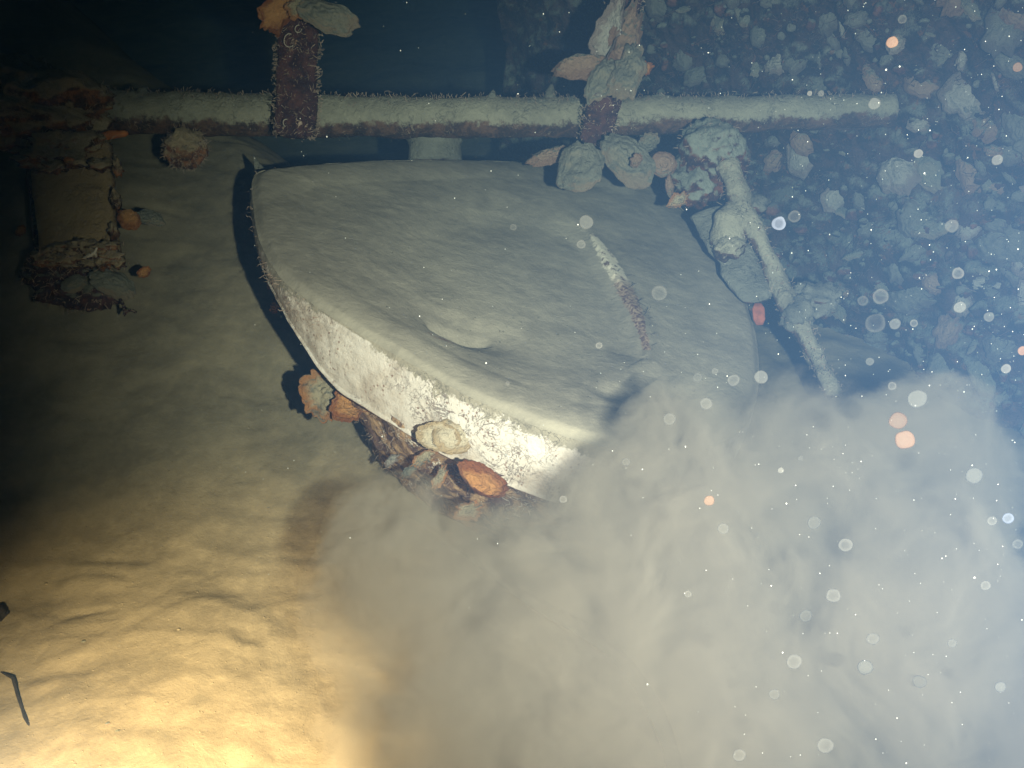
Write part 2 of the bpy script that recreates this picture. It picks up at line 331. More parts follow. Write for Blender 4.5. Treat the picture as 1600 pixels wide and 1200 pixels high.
def basin():
    root = empty('round_basin', BC - BN * .2, 'large round basin tilted to the right, filled with smooth grey silt, chipped white rim showing', 'basin')
    NRr = 130; vs = []; fs = []; ex = []; ru = []
    C0 = Vector((cx0, cy0, 0))
    for i in range(1, NRr + 1):
        r = i / NRr
        for j in range(NA):
            p = C0 + (OUT[j] - C0) * r; e = sstep(.965, 1.0, r)
            h = cover_h(p.x, p.y) * (1 - e) + e * (-.006) +   .004 * math.sin(min(1, max(0, (r - .80) / .2)) * math.pi) * .8
            vs.append(BC + BU * p.x + BV * p.y + BN * h)
            dd = 9; tt = 0
            for k in range(4):
                a, b = EXA[k], EXA[k + 1]; ab = b - a; t = max(0, min(1, (p - a).dot(ab) / ab.length_squared)); dk = (a + ab * t - p).length
                if dk < dd: dd = dk; tt = (k + t) / 4
            wdt = .008 + .015 * math.sin(min(1, tt * 1.15) * math.pi) ** .8
            off = (p - EXA[min(3, int(tt * 4))]).x
            val = max(0, 1 - dd / wdt)
            hh = (p - HOLE); hv = math.hypot((hh.x + .018) / .03, (hh.y + .035) / .010); val = max(val, .62 * max(0, 1 - hv * .6))  # shade of the pit's lower edge painted in, sharing the bare-strip mask
            ex.append(min(1, val * 1.15)); ru.append(sstep(.38, .55, tt) if dd < .06 else .9)
    n0 = len(vs); vs.append(BC + BU * cx0 + BV * cy0 + BN * cover_h(cx0, cy0)); ex.append(0); ru.append(0)
    for i in range(NRr - 1):
        for j in range(NA):
            a = i * NA + j; b = i * NA + (j + 1) % NA; fs.append((a, a + NA, b + NA, b))
    for j in range(NA): fs.append((n0, j, (j + 1) % NA))
    me = mesh('silt_cover', vs, fs)
    for nm, dat in (('exposed_and_pit_shade', ex), ('rusty', ru)):
        at = me.attributes.new(nm, 'FLOAT', 'POINT'); at.data.foreach_set('value', dat)
    bm = bmesh.new(); bm.from_mesh(me); bmesh.ops.recalc_face_normals(bm, faces=bm.faces[:]); bm.to_mesh(me); bm.free()
    if sum(p.normal.dot(BN) for p in me.polygons) < 0: me.flip_normals()
    obj('silt_cover', me, M['cover'], root)
    mb = MB(); rq = random.Random(17); pl = []
    for k in range(60):
        t = 1.6 + 2.35 * k / 60; a = EXA[min(3, int(t))].lerp(EXA[min(4, int(t) + 1)], t - int(t)) if t < 4 else EXA[4]
        pl.append((BC + BU * (a.x + .006) + BV * a.y - BN * .004, (BN * .5 + BU * .9).normalized()))
    hairs(mb, pl, 160, .017, 0, rq, .0006); mb.build('groove_fuzz', [M['hairdark']], root)
    mb = MB(); v1, f1 = ico(1)
    for k in range(320):
        a = C0 + (OUT[rq.randrange(NA)] - C0) * math.sqrt(rq.random()) * .95; c = BC + BU * a.x + BV * a.y + BN * (cover_h(a.x, a.y)); r = rq.uniform(.0005, .0013)
        mb.add([c + Vector((v.x * rq.uniform(.8, 1.6), v.y * 1.3, v.z * .7)) * r for v in v1], f1)
    g = mb.build('silt_grit', [M['crust']], root); g['kind'] = 'stuff'
    # rim: side wall with a rounded shoulder and a small rolled lower lip
    NRm = 44; H = .078; vs = []; fs = []; si = []; wo = []; lo = []
    for i in range(NRm + 1):
        t = i / NRm
        for j in range(NA):
            p = OUT[j]; o = (p - C0).normalized(); lf = sstep(-.16, -.30, p.x); q = p + o * (.0035 * math.sin(t * math.pi)) - o * (.006 * lf * t)
            z = -.004 - (H + .004 - .054 * lf) * t
            if t > .93: q = q + o * .003 * math.sin((t - .93) / .07 * math.pi)
            P3 = BC + BU * q.x + BV * q.y + BN * z
            P3 += (BU * o.x + BV * o.y) * (.0012 * fbm(P3 * 45, 4))
            vs.append(P3)
            leftness = sstep(-.1, -.36, p.x) * .6
            lfac = .13 + .20 * leftness + .16 * noise.noise(P3 * 7) + .10 * noise.noise(P3 * 22)
            far = sstep(-.15, .1, p.y - C0.y)
            si.append(max(.80 - t * (1.75 - .8 * leftness) + .5 * noise.noise(P3 * 9) + .25 * noise.noise(P3 * 30), far * .9 + .2 * (1 - t), 1 - t / .05))
            wo.append(sstep(-.08, -.36, p.x)); lo.append(sstep(.84, 1.0, t))
    for i in range(NRm):
        for j in range(NA):
            a = i * NA + j; b = i * NA + (j + 1) % NA; fs.append((a, b, b + NA, a + NA))
    base = len(vs)                          # underside, closing inwards
    for j in range(NA):
        q = C0 + (OUT[j] - C0) * .8; vs.append(BC + BU * q.x + BV * q.y - BN * (H - .004 - .052 * sstep(-.16, -.30, OUT[j].x))); si.append(0); wo.append(1); lo.append(1)
    for j in range(NA):
        a = NRm * NA + j; b = NRm * NA + (j + 1) % NA; fs.append((a, b, base + (j + 1) % NA, base + j))
    me = mesh('rim', vs, fs)
    for nm, dat in (('silt', si), ('worn', wo), ('low', lo)):
        at = me.attributes.new(nm, 'FLOAT', 'POINT'); at.data.foreach_set('value', dat)
    if sum((Vector(p.center) - BC - BU * cx0 - BV * cy0).dot(p.normal) for p in me.polygons) < 0: me.flip_normals()
    obj('rim', me, M['rim'], root)
    # bowl narrowing to a foot under the rim
    mb = MB(); NP = 40; vs = []; fs = []; G = 220
    for i in range(NP + 1):
        t = i / NP; sc = .975 - .30 * t ** 1.3; z = -.074 - .17 * t
        for j in range(G):
            p = OUT[int(j * NA / G)]; q = C0 + (p - C0) * sc * (1 - .26 * sstep(-.14, -.30, p.x)) + Vector((-.01 + .03 * t, 0, 0))
            P3 = BC + BU * q.x + BV * q.y + BN * z; d = (P3 - (BC + BU * C0.x + BV * C0.y + BN * z)).normalized()
            vs.append(P3 + d * (.014 * fbm(P3 * 11, 5) + .006 * abs(noise.noise(P3 * 60))))
    for i in range(NP):
        for j in range(G):
            a = i * G + j; b = i * G + (j + 1) % G; fs.append((a, b, b + G, a + G))
    mb.add(vs, fs)
    if sum((surfn[0] - BC).dot(surfn[1]) for surfn in surf(mb)[::50]) < 0: mb.f = [f[::-1] for f in mb.f]
    rg = random.Random(3)
    near = surf(mb, cond=lambda q, n: q.y < BC.y - .02)
    hairs(mb, near, 700, .012, 1, rg, .0004)
    mb.build('bowl_underside', [M['pedestal'], M['hair']], root)
    # fuzz and torn flakes on the left edge of the rim
    mb = MB(); el = []
    for j in range(0, NA):
        if OUT[j].x < -.2:
            o = (OUT[j] - C0).normalized(); wv = BU * o.x + BV * o.y
            for k in range(6): el.append((BC + BU * OUT[j].x + BV * OUT[j].y - BN * (.01 + (.065 - .050 * sstep(-.16, -.30, OUT[j].x)) * k / 5) - wv * .006 * k / 5, wv))
    hairs(mb, el, 240, .012, 0, rg, .0005)
    mb.build('rim_fuzz', [M['hair']], root)
    # upright spike of silted plate at the far left corner
    mb = MB(); tube(mb, [P(414, 282, 1.63), P(404, 262, 1.63), P(396, 243, 1.63)], [.013, .007, .001], 5, .15, flat=.45, seg=12, step=.004); mb.build('torn_corner', [M['dusty']], root)
basin()

# ------------------------------------------------------------------ shells
def shell_mesh(size, seed, mat, aspect=.75, cup=.28, tear=.25, thick=.035, jag=.12, ridges=5, twist=.15, nr=20, na=64):
    rg = random.Random(seed); sd = Vector((seed * 2.3, seed * .7, 1)); vs = []; rad = []
    def outline(a):
        r = 1 - tear * (0.5 + .5 * math.cos(a)) * .9 + jag * noise.noise(Vector((math.cos(a), math.sin(a), 0)) * 2.2 + sd) + .8 * jag * noise.noise(Vector((math.cos(a), math.sin(a), 0)) * 5 + sd) + .04 * noise.noise(Vector((math.cos(a), math.sin(a), 0)) * 13 + sd)
        return r
    for side in (1, 0):
        for i in range(nr + 1):
            r = i / nr
            for j in range(na):
                a = 2 * math.pi * j / na; rr = outline(a) * r
                x = rr * math.cos(a); y = rr * math.sin(a) * aspect
                z = cup * (r ** 2.2) + .13 * noise.noise(Vector((x, y, 1)) * 1.9 + sd) + .07 * noise.noise(Vector((x, y, 3)) * 5 + sd) + .03 * noise.noise(Vector((x, y, 3)) * 12 + sd) - .045 * ((r * 3.3 + .5 * noise.noise(Vector((x, y, 7)) * 2 + sd)) % 1) + twist * x * y + .05 * jag * 8 * noise.noise(Vector((x, y, 0)) * 2.4 + sd) * r + .012 * math.sin(r * ridges * math.pi * 2 + noise.noise(Vector((x, y, 2)) * 2 + sd) * 3) * r
                z += thick * (0.5 if side else -.5) * (1 - .55 * r ** 3) + .02 * noise.noise(Vector((x, y, side)) * 9 + sd)
                vs.append(Vector((x, y, z)) * size); rad.append(r if side else 1.0)
    fs = []; n = (nr + 1) * na
    for sd_ in (0, 1):
        o = sd_ * n
        for i in range(nr):
            for j in range(na):
                a = o + i * na + j; b = o + i * na + (j + 1) % na
                fs.append((a, a + na, b + na, b) if sd_ == 0 else (a, b, b + na, a + na))
    for j in range(na):
        a = nr * na + j; b = nr * na + (j + 1) % na; fs.append((a, a + n, b + n, b))
    me = mesh('oyster_shell', vs, fs); at = me.attributes.new('rad', 'FLOAT', 'POINT'); at.data.foreach_set('value', rad)
    me.materials.append(M[mat]); return me
def orient(o, normal, spin):           # spin = image direction of the narrow (hinge) end, counter-clockwise from right
    z = normal.normalized(); x = RX * math.cos(spin) + U * math.sin(spin); x = (x - z * x.dot(z)).normalized(); y = z.cross(x)
    o.rotation_mode = 'QUATERNION'; o.rotation_quaternion = Matrix((x, y, z)).transposed().to_quaternion()
def toward(px, py, d, u=0, r=0):           # normal that faces the camera, leaning up (u) and right (r)
    return (CAM_LOC - P(px, py, d)).normalized() + U * u + RX * r
def shell(px, py, d, wpx, mat, label, seed, spin=0, u=.2, r=0, group=None, name='oyster_shell', cat='shell', **k):
    me = shell_mesh(S(wpx / 2, d), seed, mat, **k)
    o = bpy.data.objects.new(name, me); COL.objects.link(o); o.location = P(px, py, d); orient(o, toward(px, py, d, u, r), R(spin))
    return tag(o, label, cat, group)

# on the basin
shell(508, 613, 1.300, 104, 'jag', 'jagged tan oyster shell with orange edge sticking out under the left of the white rim', 3, 120, .2, -.3, aspect=0.8, jag=0.22, cup=.15, thick=.12)
shell(548, 630, 1.275, 76, 'orange', 'small orange cupped shell beside the jagged tan shell below the rim', 8, 60, .3, 0, aspect=.8, jag=.2, cup=.35)
shell(680, 682, 1.155, 84, 'pale', 'round cream shell valve with white hinge stuck on the lower edge of the white rim', 5, 170, .1, -.1, aspect=0.62, jag=.06, tear=.3, cup=.22)
shell(712, 680, 1.150, 70, 'pale', 'tan right-hand valve of the shell pair stuck on the white rim', 15, 0, .2, .25, aspect=.85, jag=.06, tear=.05, cup=-.3)
shell(748, 762, 1.105, 92, 'orange', 'deep orange-brown cup shell hanging below the middle of the white rim', 21, 140, .55, .1, aspect=0.5, jag=0.16, cup=0.8, tear=.15, thick=.10)
shell(733, 797, 1.10, 60, 'jag', 'pale shell half hidden by the silt cloud below the cup shell', 22, 10, .1, -.1, aspect=0.55, jag=0.3, cup=-.3)
shell(640, 735, 1.21, 34, 'dusted', 'small whitish shell on the rusty underside of the basin', 24, 40, .1, -.1, aspect=0.5, jag=0.4, cup=-.3)
shell(612, 718, 1.235, 30, 'dimwhite', 'tiny white barnacle shell on the rusty underside of the basin', 25, 40, .1, -.1, aspect=0.5, jag=0.4, cup=-.3)
shell(688, 742, 1.175, 46, 'jag', 'pale oval shell on the underside between the cream shell and the cup shell', 26, 70, .1, -.1, aspect=0.45, jag=0.35, cup=-.35)
shell(666, 712, 1.185, 52, 'jag', 'dark purple oval shell below the cream shell', 27, 30, -.3, -.1, aspect=0.45, jag=0.35, cup=.35)
shell(423, 436, 1.475, 34, 'orange', 'small orange shell on the far left edge of the basin', 28, 80, .1, -.4, aspect=.6, jag=.3, cup=-.3)
shell(428, 478, 1.45, 26, 'orange', 'tiny rust-coloured shell low on the left edge of the basin', 29, 80, .1, -.4, aspect=.6, jag=.3, cup=-.3)

# ------------------------------------------------------------------ the horizontal pipe
RD = 1.70
rg = random.Random(5)
mb = MB()
def pp(px, py): return P(px, py, RD)
tube(mb, [pp(60, 172), pp(300, 178), pp(700, 184), pp(1000, 182), pp(1250, 176), pp(1400, 172)], [.034, .0325, .0305, .029, .0265, .025], 2, .13, 16, 32, .006)
lo = surf(mb, cond=lambda q, n: n.z < .15 and n.y < .5)
hairs(mb, lo, 1600, .011, 1, rg, .0006)
hairs(mb, surf(mb, cond=lambda q, n: n.z > .2), 700, .006, 2, rg, .0005)
tag(mb.build('horizontal_pipe', [M['rail'], M['hair'], M['dusty']]), 'long horizontal pipe running behind the basin, silt on top and rusty purple below', 'pipe')

def slab(mb, a, b, wa, wb, thick, seed, amp=.12, sq=.8, mi=0, step=.006, side=None, seg=36):
    tube(mb, [a, b], [wa, wb], seed, amp, 20, seg, step, mi, sq, thick, side if side is not None else RX)
# left strut in front of the pipe
mb = MB(); slab(mb, P(470, -60, 1.58), P(461, 216, 1.60), S(31, 1.58), S(32, 1.6), .35, 4, .14)
hairs(mb, surf(mb), 1500, .012, 1, rg, .0006); 
tag(mb.build('vertical_strut', [M['strut'], M['hair']]), 'rusty purple-brown flat upright strut crossing the pipe, left one of the two uprights', 'strut')
# worm tubes on it
for k, (px, py, rr, lab) in enumerate([(466, 45, 5, 'tiny white ring-shaped worm tube at the top of the left strut'), (452, 63, 9, 'curled white worm tube on the left strut below the oyster cluster'), (447, 192, 5, 'tiny white worm tube low on the left strut')]):
    mb = MB(); pts = [P(px + rr * math.cos(a) * (1 + .12 * math.sin(a + k)), py + rr * math.sin(a) * 1.15, 1.552) for a in [.9 * k + i * .3 for i in range(18 - 3 * k)]]
    tube_r = .0007
    for a, b in zip(pts, pts[1:]): tube(mb, [a, b], [tube_r, tube_r], k, .1, seg=6, step=.002)
    tag(mb.build('worm_tube', [M['white']]), lab, 'worm tube')
shell(438, 12, 1.52, 84, 'orange', 'orange-brown oyster shell at the top left of the left strut', 31, 60, .1, -.2, aspect=.65, jag=.3, cup=.2)
shell(466, 6, 1.50, 50, 'jag', 'small tan and orange shell in the cluster at the top middle of the left strut', 32, 60, .3, 0, aspect=.7, jag=.3, cup=-.25)
shell(508, 22, 1.50, 110, 'dusted', 'flat grey-green silted oyster shell jutting right from the top of the left strut', 33, 165, .3, .15, aspect=0.5, jag=0.14, cup=-.15)
shell(484, 20, 1.505, 30, 'dimwhite', 'small white shell wedged between the orange and grey shells on the left strut', 34, 60, .3, 0, aspect=.6, jag=.3)
# right strut, leaning
mb = MB(); slab(mb, P(992, -60, 1.60), P(928, 228, 1.63), S(27, 1.6), S(25, 1.6), .45, 9, .2)
hairs(mb, surf(mb), 900, .01, 1, rg, .0006)
tag(mb.build('vertical_strut', [M['strut'], M['hair']]), 'leaning dark strut crowded with oysters, crossing the pipe, right one of the two uprights', 'strut')
shell(958, 50, 1.56, 140, 'dimwhite', 'tall pale oyster valve with a white left edge at the top of the right strut', 41, 60, .2, -.6, aspect=0.34, jag=.25, cup=.25)
shell(985, 62, 1.55, 150, 'pink', 'tall brown oyster shell running up the right side of the right strut', 42, 80, .1, .3, aspect=0.34, jag=.3, cup=-.25)
shell(985, 105, 1.53, 110, 'dusted', 'grey silted oyster shell in the middle of the right strut cluster', 43, 70, .3, .1, aspect=0.5, jag=.3, cup=-.2)
shell(1009, 106, 1.55, 34, 'orange', 'small orange shell poking out to the right of the right strut', 44, 20, .1, .2, aspect=.7, jag=.3, cup=-.3)
shell(902, 90, 1.55, 108, 'pink', 'curved salmon oyster shell sticking out to the left of the right strut', 45, 190, .7, 0, aspect=0.42, jag=.2, cup=-.5)
shell(942, 118, 1.545, 92, 'dusted', 'grey-green oyster shell lying on the front of the right strut above the pipe', 46, 60, .4, 0, aspect=0.5, jag=.15, cup=-.2)
shell(936, 148, 1.54, 13, 'dimwhite', 'tiny bright bluish-white shell chip on the right strut just above the pipe', 47, 0, 0, 0, aspect=.6, jag=.1, cup=.3)
shell(862, 234, 1.58, 82, 'pink', 'small curved tan shell left of the fan-shaped shell under the pipe', 48, 20, .7, 0, aspect=0.42, jag=.2, cup=-.4)
shell(910, 236, 1.52, 138, 'dusted', 'fan-shaped grey-green oyster shell hanging under the pipe at the foot of the right strut', 49, 78, .6, -.1, aspect=0.75, jag=0.08, tear=.75, cup=-.2)
shell(978, 238, 1.54, 120, 'dusted', 'large rounded silted oyster shell right of the fan-shaped shell under the pipe', 50, 128, .4, .1, aspect=0.62, jag=0.1, cup=-.28)
shell(994, 250, 1.515, 26, 'pink', 'small pinkish shell growing on the lower end of the large rounded oyster', 51, 60, .1, .2, aspect=.8, jag=.3, cup=.3)
shell(1016, 150, 1.69, 90, 'dusted', 'low curved silted shell lying on top of the pipe right of the right strut', 52, 180, 1.4, 0, aspect=.4, jag=.1, cup=-.3)
shell(895, 154, 1.68, 44, 'dusted', 'rounded silt lump shell on the pipe at the left foot of the right strut', 53, 90, 1, 0, aspect=.8, jag=.2, cup=-.5)
shell(842, 156, 1.68, 60, 'dusted', 'flat sliver of shell lying along the top of the pipe left of the right strut', 54, 0, 1.6, 0, aspect=.3, jag=.25, cup=-.15)
for px, py, h, lab, sdd in [(859, 142, 22, 'small upright silted stub on top of the pipe, nearer the right strut', 1), (768, 150, 20, 'thin pointed silted spine standing on the middle of the pipe', 2), (222, 140, 10, 'low silt nub on the pipe left of the round knob', 3)]:
    mb = MB(); tube(mb, [P(px, py + 14, 1.69), P(px + 1, py, 1.69), P(px + 3, py - h * .5, 1.69)], [.011, .0075, .002], sdd, .2, seg=12, step=.003); tag(mb.build('pipe_stub', [M['dusty']]), lab, 'growth')
# knob hanging below the pipe
mb = MB(); lump(mb, P(289, 232, 1.63), (S(33, 1.63), S(30, 1.63), S(30, 1.63)), 6, .2, 2.2); rg2 = random.Random(8)
hairs(mb, surf(mb), 700, .009, 1, rg2, .0005)
tag(mb.build('encrusted_knob', [M['mount'], M['hair']]), 'round fuzzy tan knob hanging under the left part of the pipe', 'knob')
mb = MB(); tube(mb, [P(155, 213, 1.66), P(200, 208, 1.66)], [S(10, 1.66), S(5, 1.66)], 3, .35, seg=14, step=.004); tag(mb.build('orange_sponge', [M['amber']]), 'small orange sponge hanging under the left end of the pipe', 'sponge')
# short pipe support seen between pipe and basin
mb = MB(); tube(mb, [P(679, 205, 1.78), P(679, 222, 1.78), P(679, 224, 1.78), P(679, 258, 1.78)], [S(40, 1.78), S(44, 1.78), S(40, 1.78), S(42, 1.78)], 3, .05, seg=40, step=.004, mi=0)
tag(mb.build('pipe_support', [M['dusty']]), 'short round silted support block below the pipe behind the far edge of the basin', 'support')

# left bracket: big encrusted mass with a hanging plate
root = empty('hanging_bracket', P(110, 480, 1.6), 'dark encrusted bracket with a hanging silted plate at the left end of the pipe', 'bracket')
mb = MB(); lump(mb, P(45, 170, 1.62), (S(125, 1.62), .07, S(62, 1.62)), 11, .35, 1.8, 5); lump(mb, P(100, 235, 1.60), (S(66, 1.6), .05, S(34, 1.6)), 12, .4, 2.2, 5)
lump(mb, P(5, 120, 1.62), (S(60, 1.62), .06, S(30, 1.62)), 13, .4, 2.2)
hairs(mb, surf(mb), 900, .012, 1, rg2, .0006); mb.build('encrusted_mount', [M['mount'], M['hair']], root)
mb = MB(); slab(mb, P(112, 235, 1.60), P(126, 415, 1.52), S(62, 1.6), S(60, 1.52), .28, 14, .05); mb.build('hanging_plate', [m_crust('warm_lit_plate_silt', silt_lo=-.3, silt_hi=.5, rust=(.2, .09, .04), silt=(.28, .19, .10))], root)  # plate's silt tone carries the warm torch spill in its colour
mb = MB(); rgq = random.Random(6)
for k in range(26): lump(mb, P(62 + 124 * k / 25 + rgq.uniform(-4, 4), 396 + rgq.uniform(-16, 18), 1.475), (S(rgq.uniform(8, 17), 1.5), .010, S(rgq.uniform(4, 12), 1.5)), k, .7, 2, 3)
for k in range(3): lump(mb, P(180 + rgq.uniform(-6, 6), 262 + 50 * k, 1.53 - .01 * k), (S(7, 1.5), .008, S(15, 1.5)), k + 40, .7, 2, 3)
for k in range(3): lump(mb, P(85 + 36 * k, rgq.uniform(250, 275), 1.54), (S(rgq.uniform(14, 22), 1.5), .012, S(9, 1.5)), k + 60, .7, 2, 3)
hairs(mb, surf(mb), 260, .012, 1, rgq, .0006); o = mb.build('rust_crust', [M['mount'], M['hair']], root)
mb = MB(); slab(mb, P(62, 250, 1.64), P(84, 440, 1.58), S(22, 1.6), S(20, 1.6), .6, 15, .15); mb.build('side_flange', [M['strut']], root)
mb = MB(); lump(mb, P(95, 432, 1.55), (S(48, 1.55), .04, S(42, 1.55)), 16, .4, 2.1, 5); lump(mb, P(150, 455, 1.55), (S(42, 1.55), .04, S(24, 1.55)), 18, .4, 2.4)
hairs(mb, surf(mb), 700, .012, 1, rg2, .0006); mb.build('lumpy_foot', [M['strut'], M['hair']], root)
shell(180, 440, 1.50, 84, 'dusted', 'grey silted oyster shell on the foot of the hanging bracket', 61, -20, .4, .1, aspect=.6, jag=.15, cup=-.3)
shell(118, 440, 1.49, 46, 'dusted', 'small silted shell on the left of the bracket foot', 62, 30, .4, 0, aspect=.7, jag=.15, cup=-.3)
shell(226, 425, 1.51, 26, 'orange', 'tiny rust-red shell at the right tip of the bracket foot', 63, 30, .1, .2, aspect=.7, jag=.2)
shell(203, 332, 1.52, 50, 'orange', 'orange cup shell with a dark hollow on the right side of the hanging plate', 64, 100, .9, .2, aspect=.8, jag=.15, cup=-.5)
shell(238, 340, 1.56, 52, 'dusted', 'dim grey flat shell right of the orange cup shell', 65, -10, .5, .1, aspect=.6, jag=.15, cup=-.15)
shell(110, 252, 1.53, 22, 'orange', 'bright orange fleck of shell above the hanging plate', 66, -10, .2, 0, aspect=.5, jag=.3)
shell(33, 360, 1.57, 24, 'orange', 'dim orange shell left of the hanging plate', 67, 60, .2, 0, aspect=.6, jag=.3)
mb = MB(); pts = [P(184 + 26 * t + 5 * math.sin(a), 474 + 22 * t - 9 * math.cos(a), 1.5) for t, a in [(i / 14, i * .45 + .6) for i in range(15)]]
for a, b in zip(pts, pts[1:]): tube(mb, [a, b], [.0022, .0022], 1, .2, seg=8, step=.003)
tag(mb.build('curled_frond', [M['strut']]), 'dark curled frond hanging from the tip of the bracket foot', 'frond')
mb = MB(); pts = [P(130, 404, 1.47), P(140, 399, 1.465), P(148, 395, 1.465), P(152, 386, 1.465)]
tube(mb, pts, [.0016, .003, .0022, .0015], 2, .3, seg=8, step=.002); tube(mb, [P(148, 395, 1.465), P(151, 402, 1.465)], [.002, .0015], 2, .3, seg=8, step=.002)
tag(mb.build('white_worm_tube', [M['white']]), 'small forked white tube on the lower edge of the hanging plate', 'worm tube')

# ------------------------------------------------------------------ right: broken frame beside the basin
root = empty('broken_frame', P(1300, 615, 1.42), 'silted broken frame bar slanting down right of the basin from a lumpy head', 'frame')
mb = MB(); lump(mb, P(1112, 248, 1.62), (S(56, 1.62), .05, S(60, 1.62)), 31, .2, 1.6, 5); lump(mb, P(1085, 290, 1.62), (S(38, 1.6), .04, S(34, 1.6)), 32, .35, 2, 4)
hairs(mb, surf(mb), 300, .01, 1, rg2, .0005); mb.build('lumpy_head', [m_crust('head_crust', silt_lo=-.05, silt_hi=.35, silt=(.165, .17, .14)), M['hair']], root)
mb = MB(); tube(mb, [P(1135, 255, 1.58), P(1150, 290, 1.56), P(1168, 340, 1.54), P(1200, 405, 1.52), P(1228, 465, 1.5), P(1250, 505, 1.48), P(1275, 555, 1.46), P(1305, 622, 1.42)],
                [S(20, 1.58), S(14, 1.56), S(18, 1.54), S(12, 1.52), S(15, 1.5), S(18, 1.48), S(12, 1.46), S(11, 1.42)], 33, .45, 26, 22, .006)
hairs(mb, surf(mb), 600, .008, 1, rg2, .0005); mb.build('slanted_bar', [M['rail'], M['hair']], root)
mb = MB(); tube(mb, [P(1160, 312, 1.56), P(1140, 345, 1.55), P(1135, 395, 1.55)], [S(16, 1.56), S(27, 1.55), S(24, 1.55)], 34, .3, 24, 22, .005); lump(mb, P(1137, 385, 1.54), (S(25, 1.55), .03, S(20, 1.55)), 35, .3, 2)
mb.build('drooping_sponge', [M['rail']], root)
mb = MB(); lump(mb, P(1182, 318, 1.55), (S(20, 1.55), .02, S(14, 1.5)), 37, .4, 2, 3); mb.build('bar_growth', [M['dusty']], root)
mb = MB(); lump(mb, P(1278, 468, 1.49), (S(36, 1.49), .03, S(24, 1.49)), 36, .4, 2, 4); lump(mb, P(1245, 490, 1.49), (S(26, 1.49), .03, S(30, 1.49)), 38, .3, 2, 4)
mb.build('bar_growth', [M['dusty']], root)
mb = MB(); slab(mb, P(1105, 330, 1.60), P(1190, 470, 1.50), S(34, 1.6), S(24, 1.5), .35, 39, .35, .15); mb.build('gusset_plate', [M['dusty']], root)
mb = MB(); slab(mb, P(1184, 474, 1.475), P(1187, 508, 1.47), S(10, 1.5), S(9, 1.5), .3, 40, .04, .8); tag(mb.build('red_tag', [M['red']]), 'small brick-red painted tab at the right edge of the basin', 'tab')
shell(1037, 256, 1.56, 42, 'pink', 'round brown cup-shaped shell left of the lumpy frame head', 71, 0, -.1, 0, aspect=.95, jag=.1, tear=.05, cup=.5)
shell(1047, 290, 1.56, 40, 'pink', 'slim pale-edged shell just below the round cup-shaped shell', 72, 95, .1, -.2, aspect=.4, jag=.2, cup=.3)
shell(1062, 312, 1.56, 40, 'jag', 'small brown shell wedged between basin edge and frame head', 73, 30, .1, 0, aspect=.6, jag=.3)
shell(1015, 222, 1.66, 0.1 + 40, 'dusted', 'grey shell in the shade under the pipe right of the rounded oyster', 74, 30, .2, 0, aspect=.8, jag=.2)

# ------------------------------------------------------------------ the encrusted wall on the right
def wdisp(s, z):
    p = Vector((s, z, .5)); h = .05 * noise.noise(p * 2.4) + .03 * noise.noise(p * 6)
    dd = noise.voronoi(Vector((s * 14 + noise.noise(p * 5), z * 14, 0)))[0]; h += .024 * (.5 - dd[0]) * (1 if noise.noise(p * 4 + Vector((7, 7, 7))) > -.25 else .2)
    dd = noise.voronoi(Vector((s * 34, z * 34 + noise.noise(p * 9), 3)))[0]; h += .008 * (.5 - dd[0])
    return h + .006 * fbm(p * 40, 4)
def wallpt(s, z): return WA + WD * s + Vector((0, 0, z)) + WN * wdisp(s, z)
vs = []; fs = []; NX, NY = 420, 300
for j in range(NY + 1):
    z = -.15 + 1.5 * j / NY
    for i in range(NX + 1): vs.append(wallpt(-.25 + 1.9 * i / NX, z))
nfront = len(vs)
for j in range(NY):
    for i in range(NX):
        a = j * (NX + 1) + i; fs.append((a, a + 1, a + NX + 2, a + NX + 1))
bk = [WA + WD * s + Vector((0, 0, z)) - WN * .12 for s, z in ((-.25, -.15), (1.65, -.15), (1.65, 1.35), (-.25, 1.35))]
vs += bk; b = nfront; c00, c10, c11, c01 = 0, NX, NY * (NX + 1) + NX, NY * (NX + 1)
fs += [(b + 3, b + 2, b + 1, b)]
fs += [tuple(range(NX, -1, -1)) + (b, b + 1), tuple(NY * (NX + 1) + i for i in range(NX + 1)) + (b + 2, b + 3), tuple(j * (NX + 1) for j in range(NY, -1, -1))[::-1] + (b + 3, b), tuple(j * (NX + 1) + NX for j in range(NY + 1))[::-1] + (b + 1, b + 2)]
tag(obj('hull_wall', mesh('hull_wall', vs, fs), M['wall']), 'dark encrusted wreck wall with rust, silt and shells filling the right side', 'wall')
def hitwall(px, py, off=.0):
    d = P(px, py, 1) - CAM_LOC; t = (WA + WN * off - CAM_LOC).dot(WN) / d.dot(WN); return CAM_LOC + d * t
def wshell(px, py, wpx, mat, label, seed, group=None, lean=.5, off=.035, name='oyster_shell', cat='shell', share=None, **k):
    q = hitwall(px, py, off); dist = (q - CAM_LOC).dot(F)
    me = share or shell_mesh(S(wpx / 2, dist), seed, mat, **k)
    o = bpy.data.objects.new(name, me); COL.objects.link(o)
    rgx = random.Random(seed); s = (q - WA).dot(WD); o.location = WA + WD * s + Vector((0, 0, q.z)) + WN * (wdisp(s, q.z) + rgx.uniform(.0, .012))
    v = (CAM_LOC - q).normalized(); n = WN * (1 - lean) + v * lean + Vector((rgx.uniform(-.35, .35), rgx.uniform(-.35, .35), rgx.uniform(-.1, .6)))
    orient(o, n, rgx.uniform(0, 6.28)); return tag(o, label, cat, group)
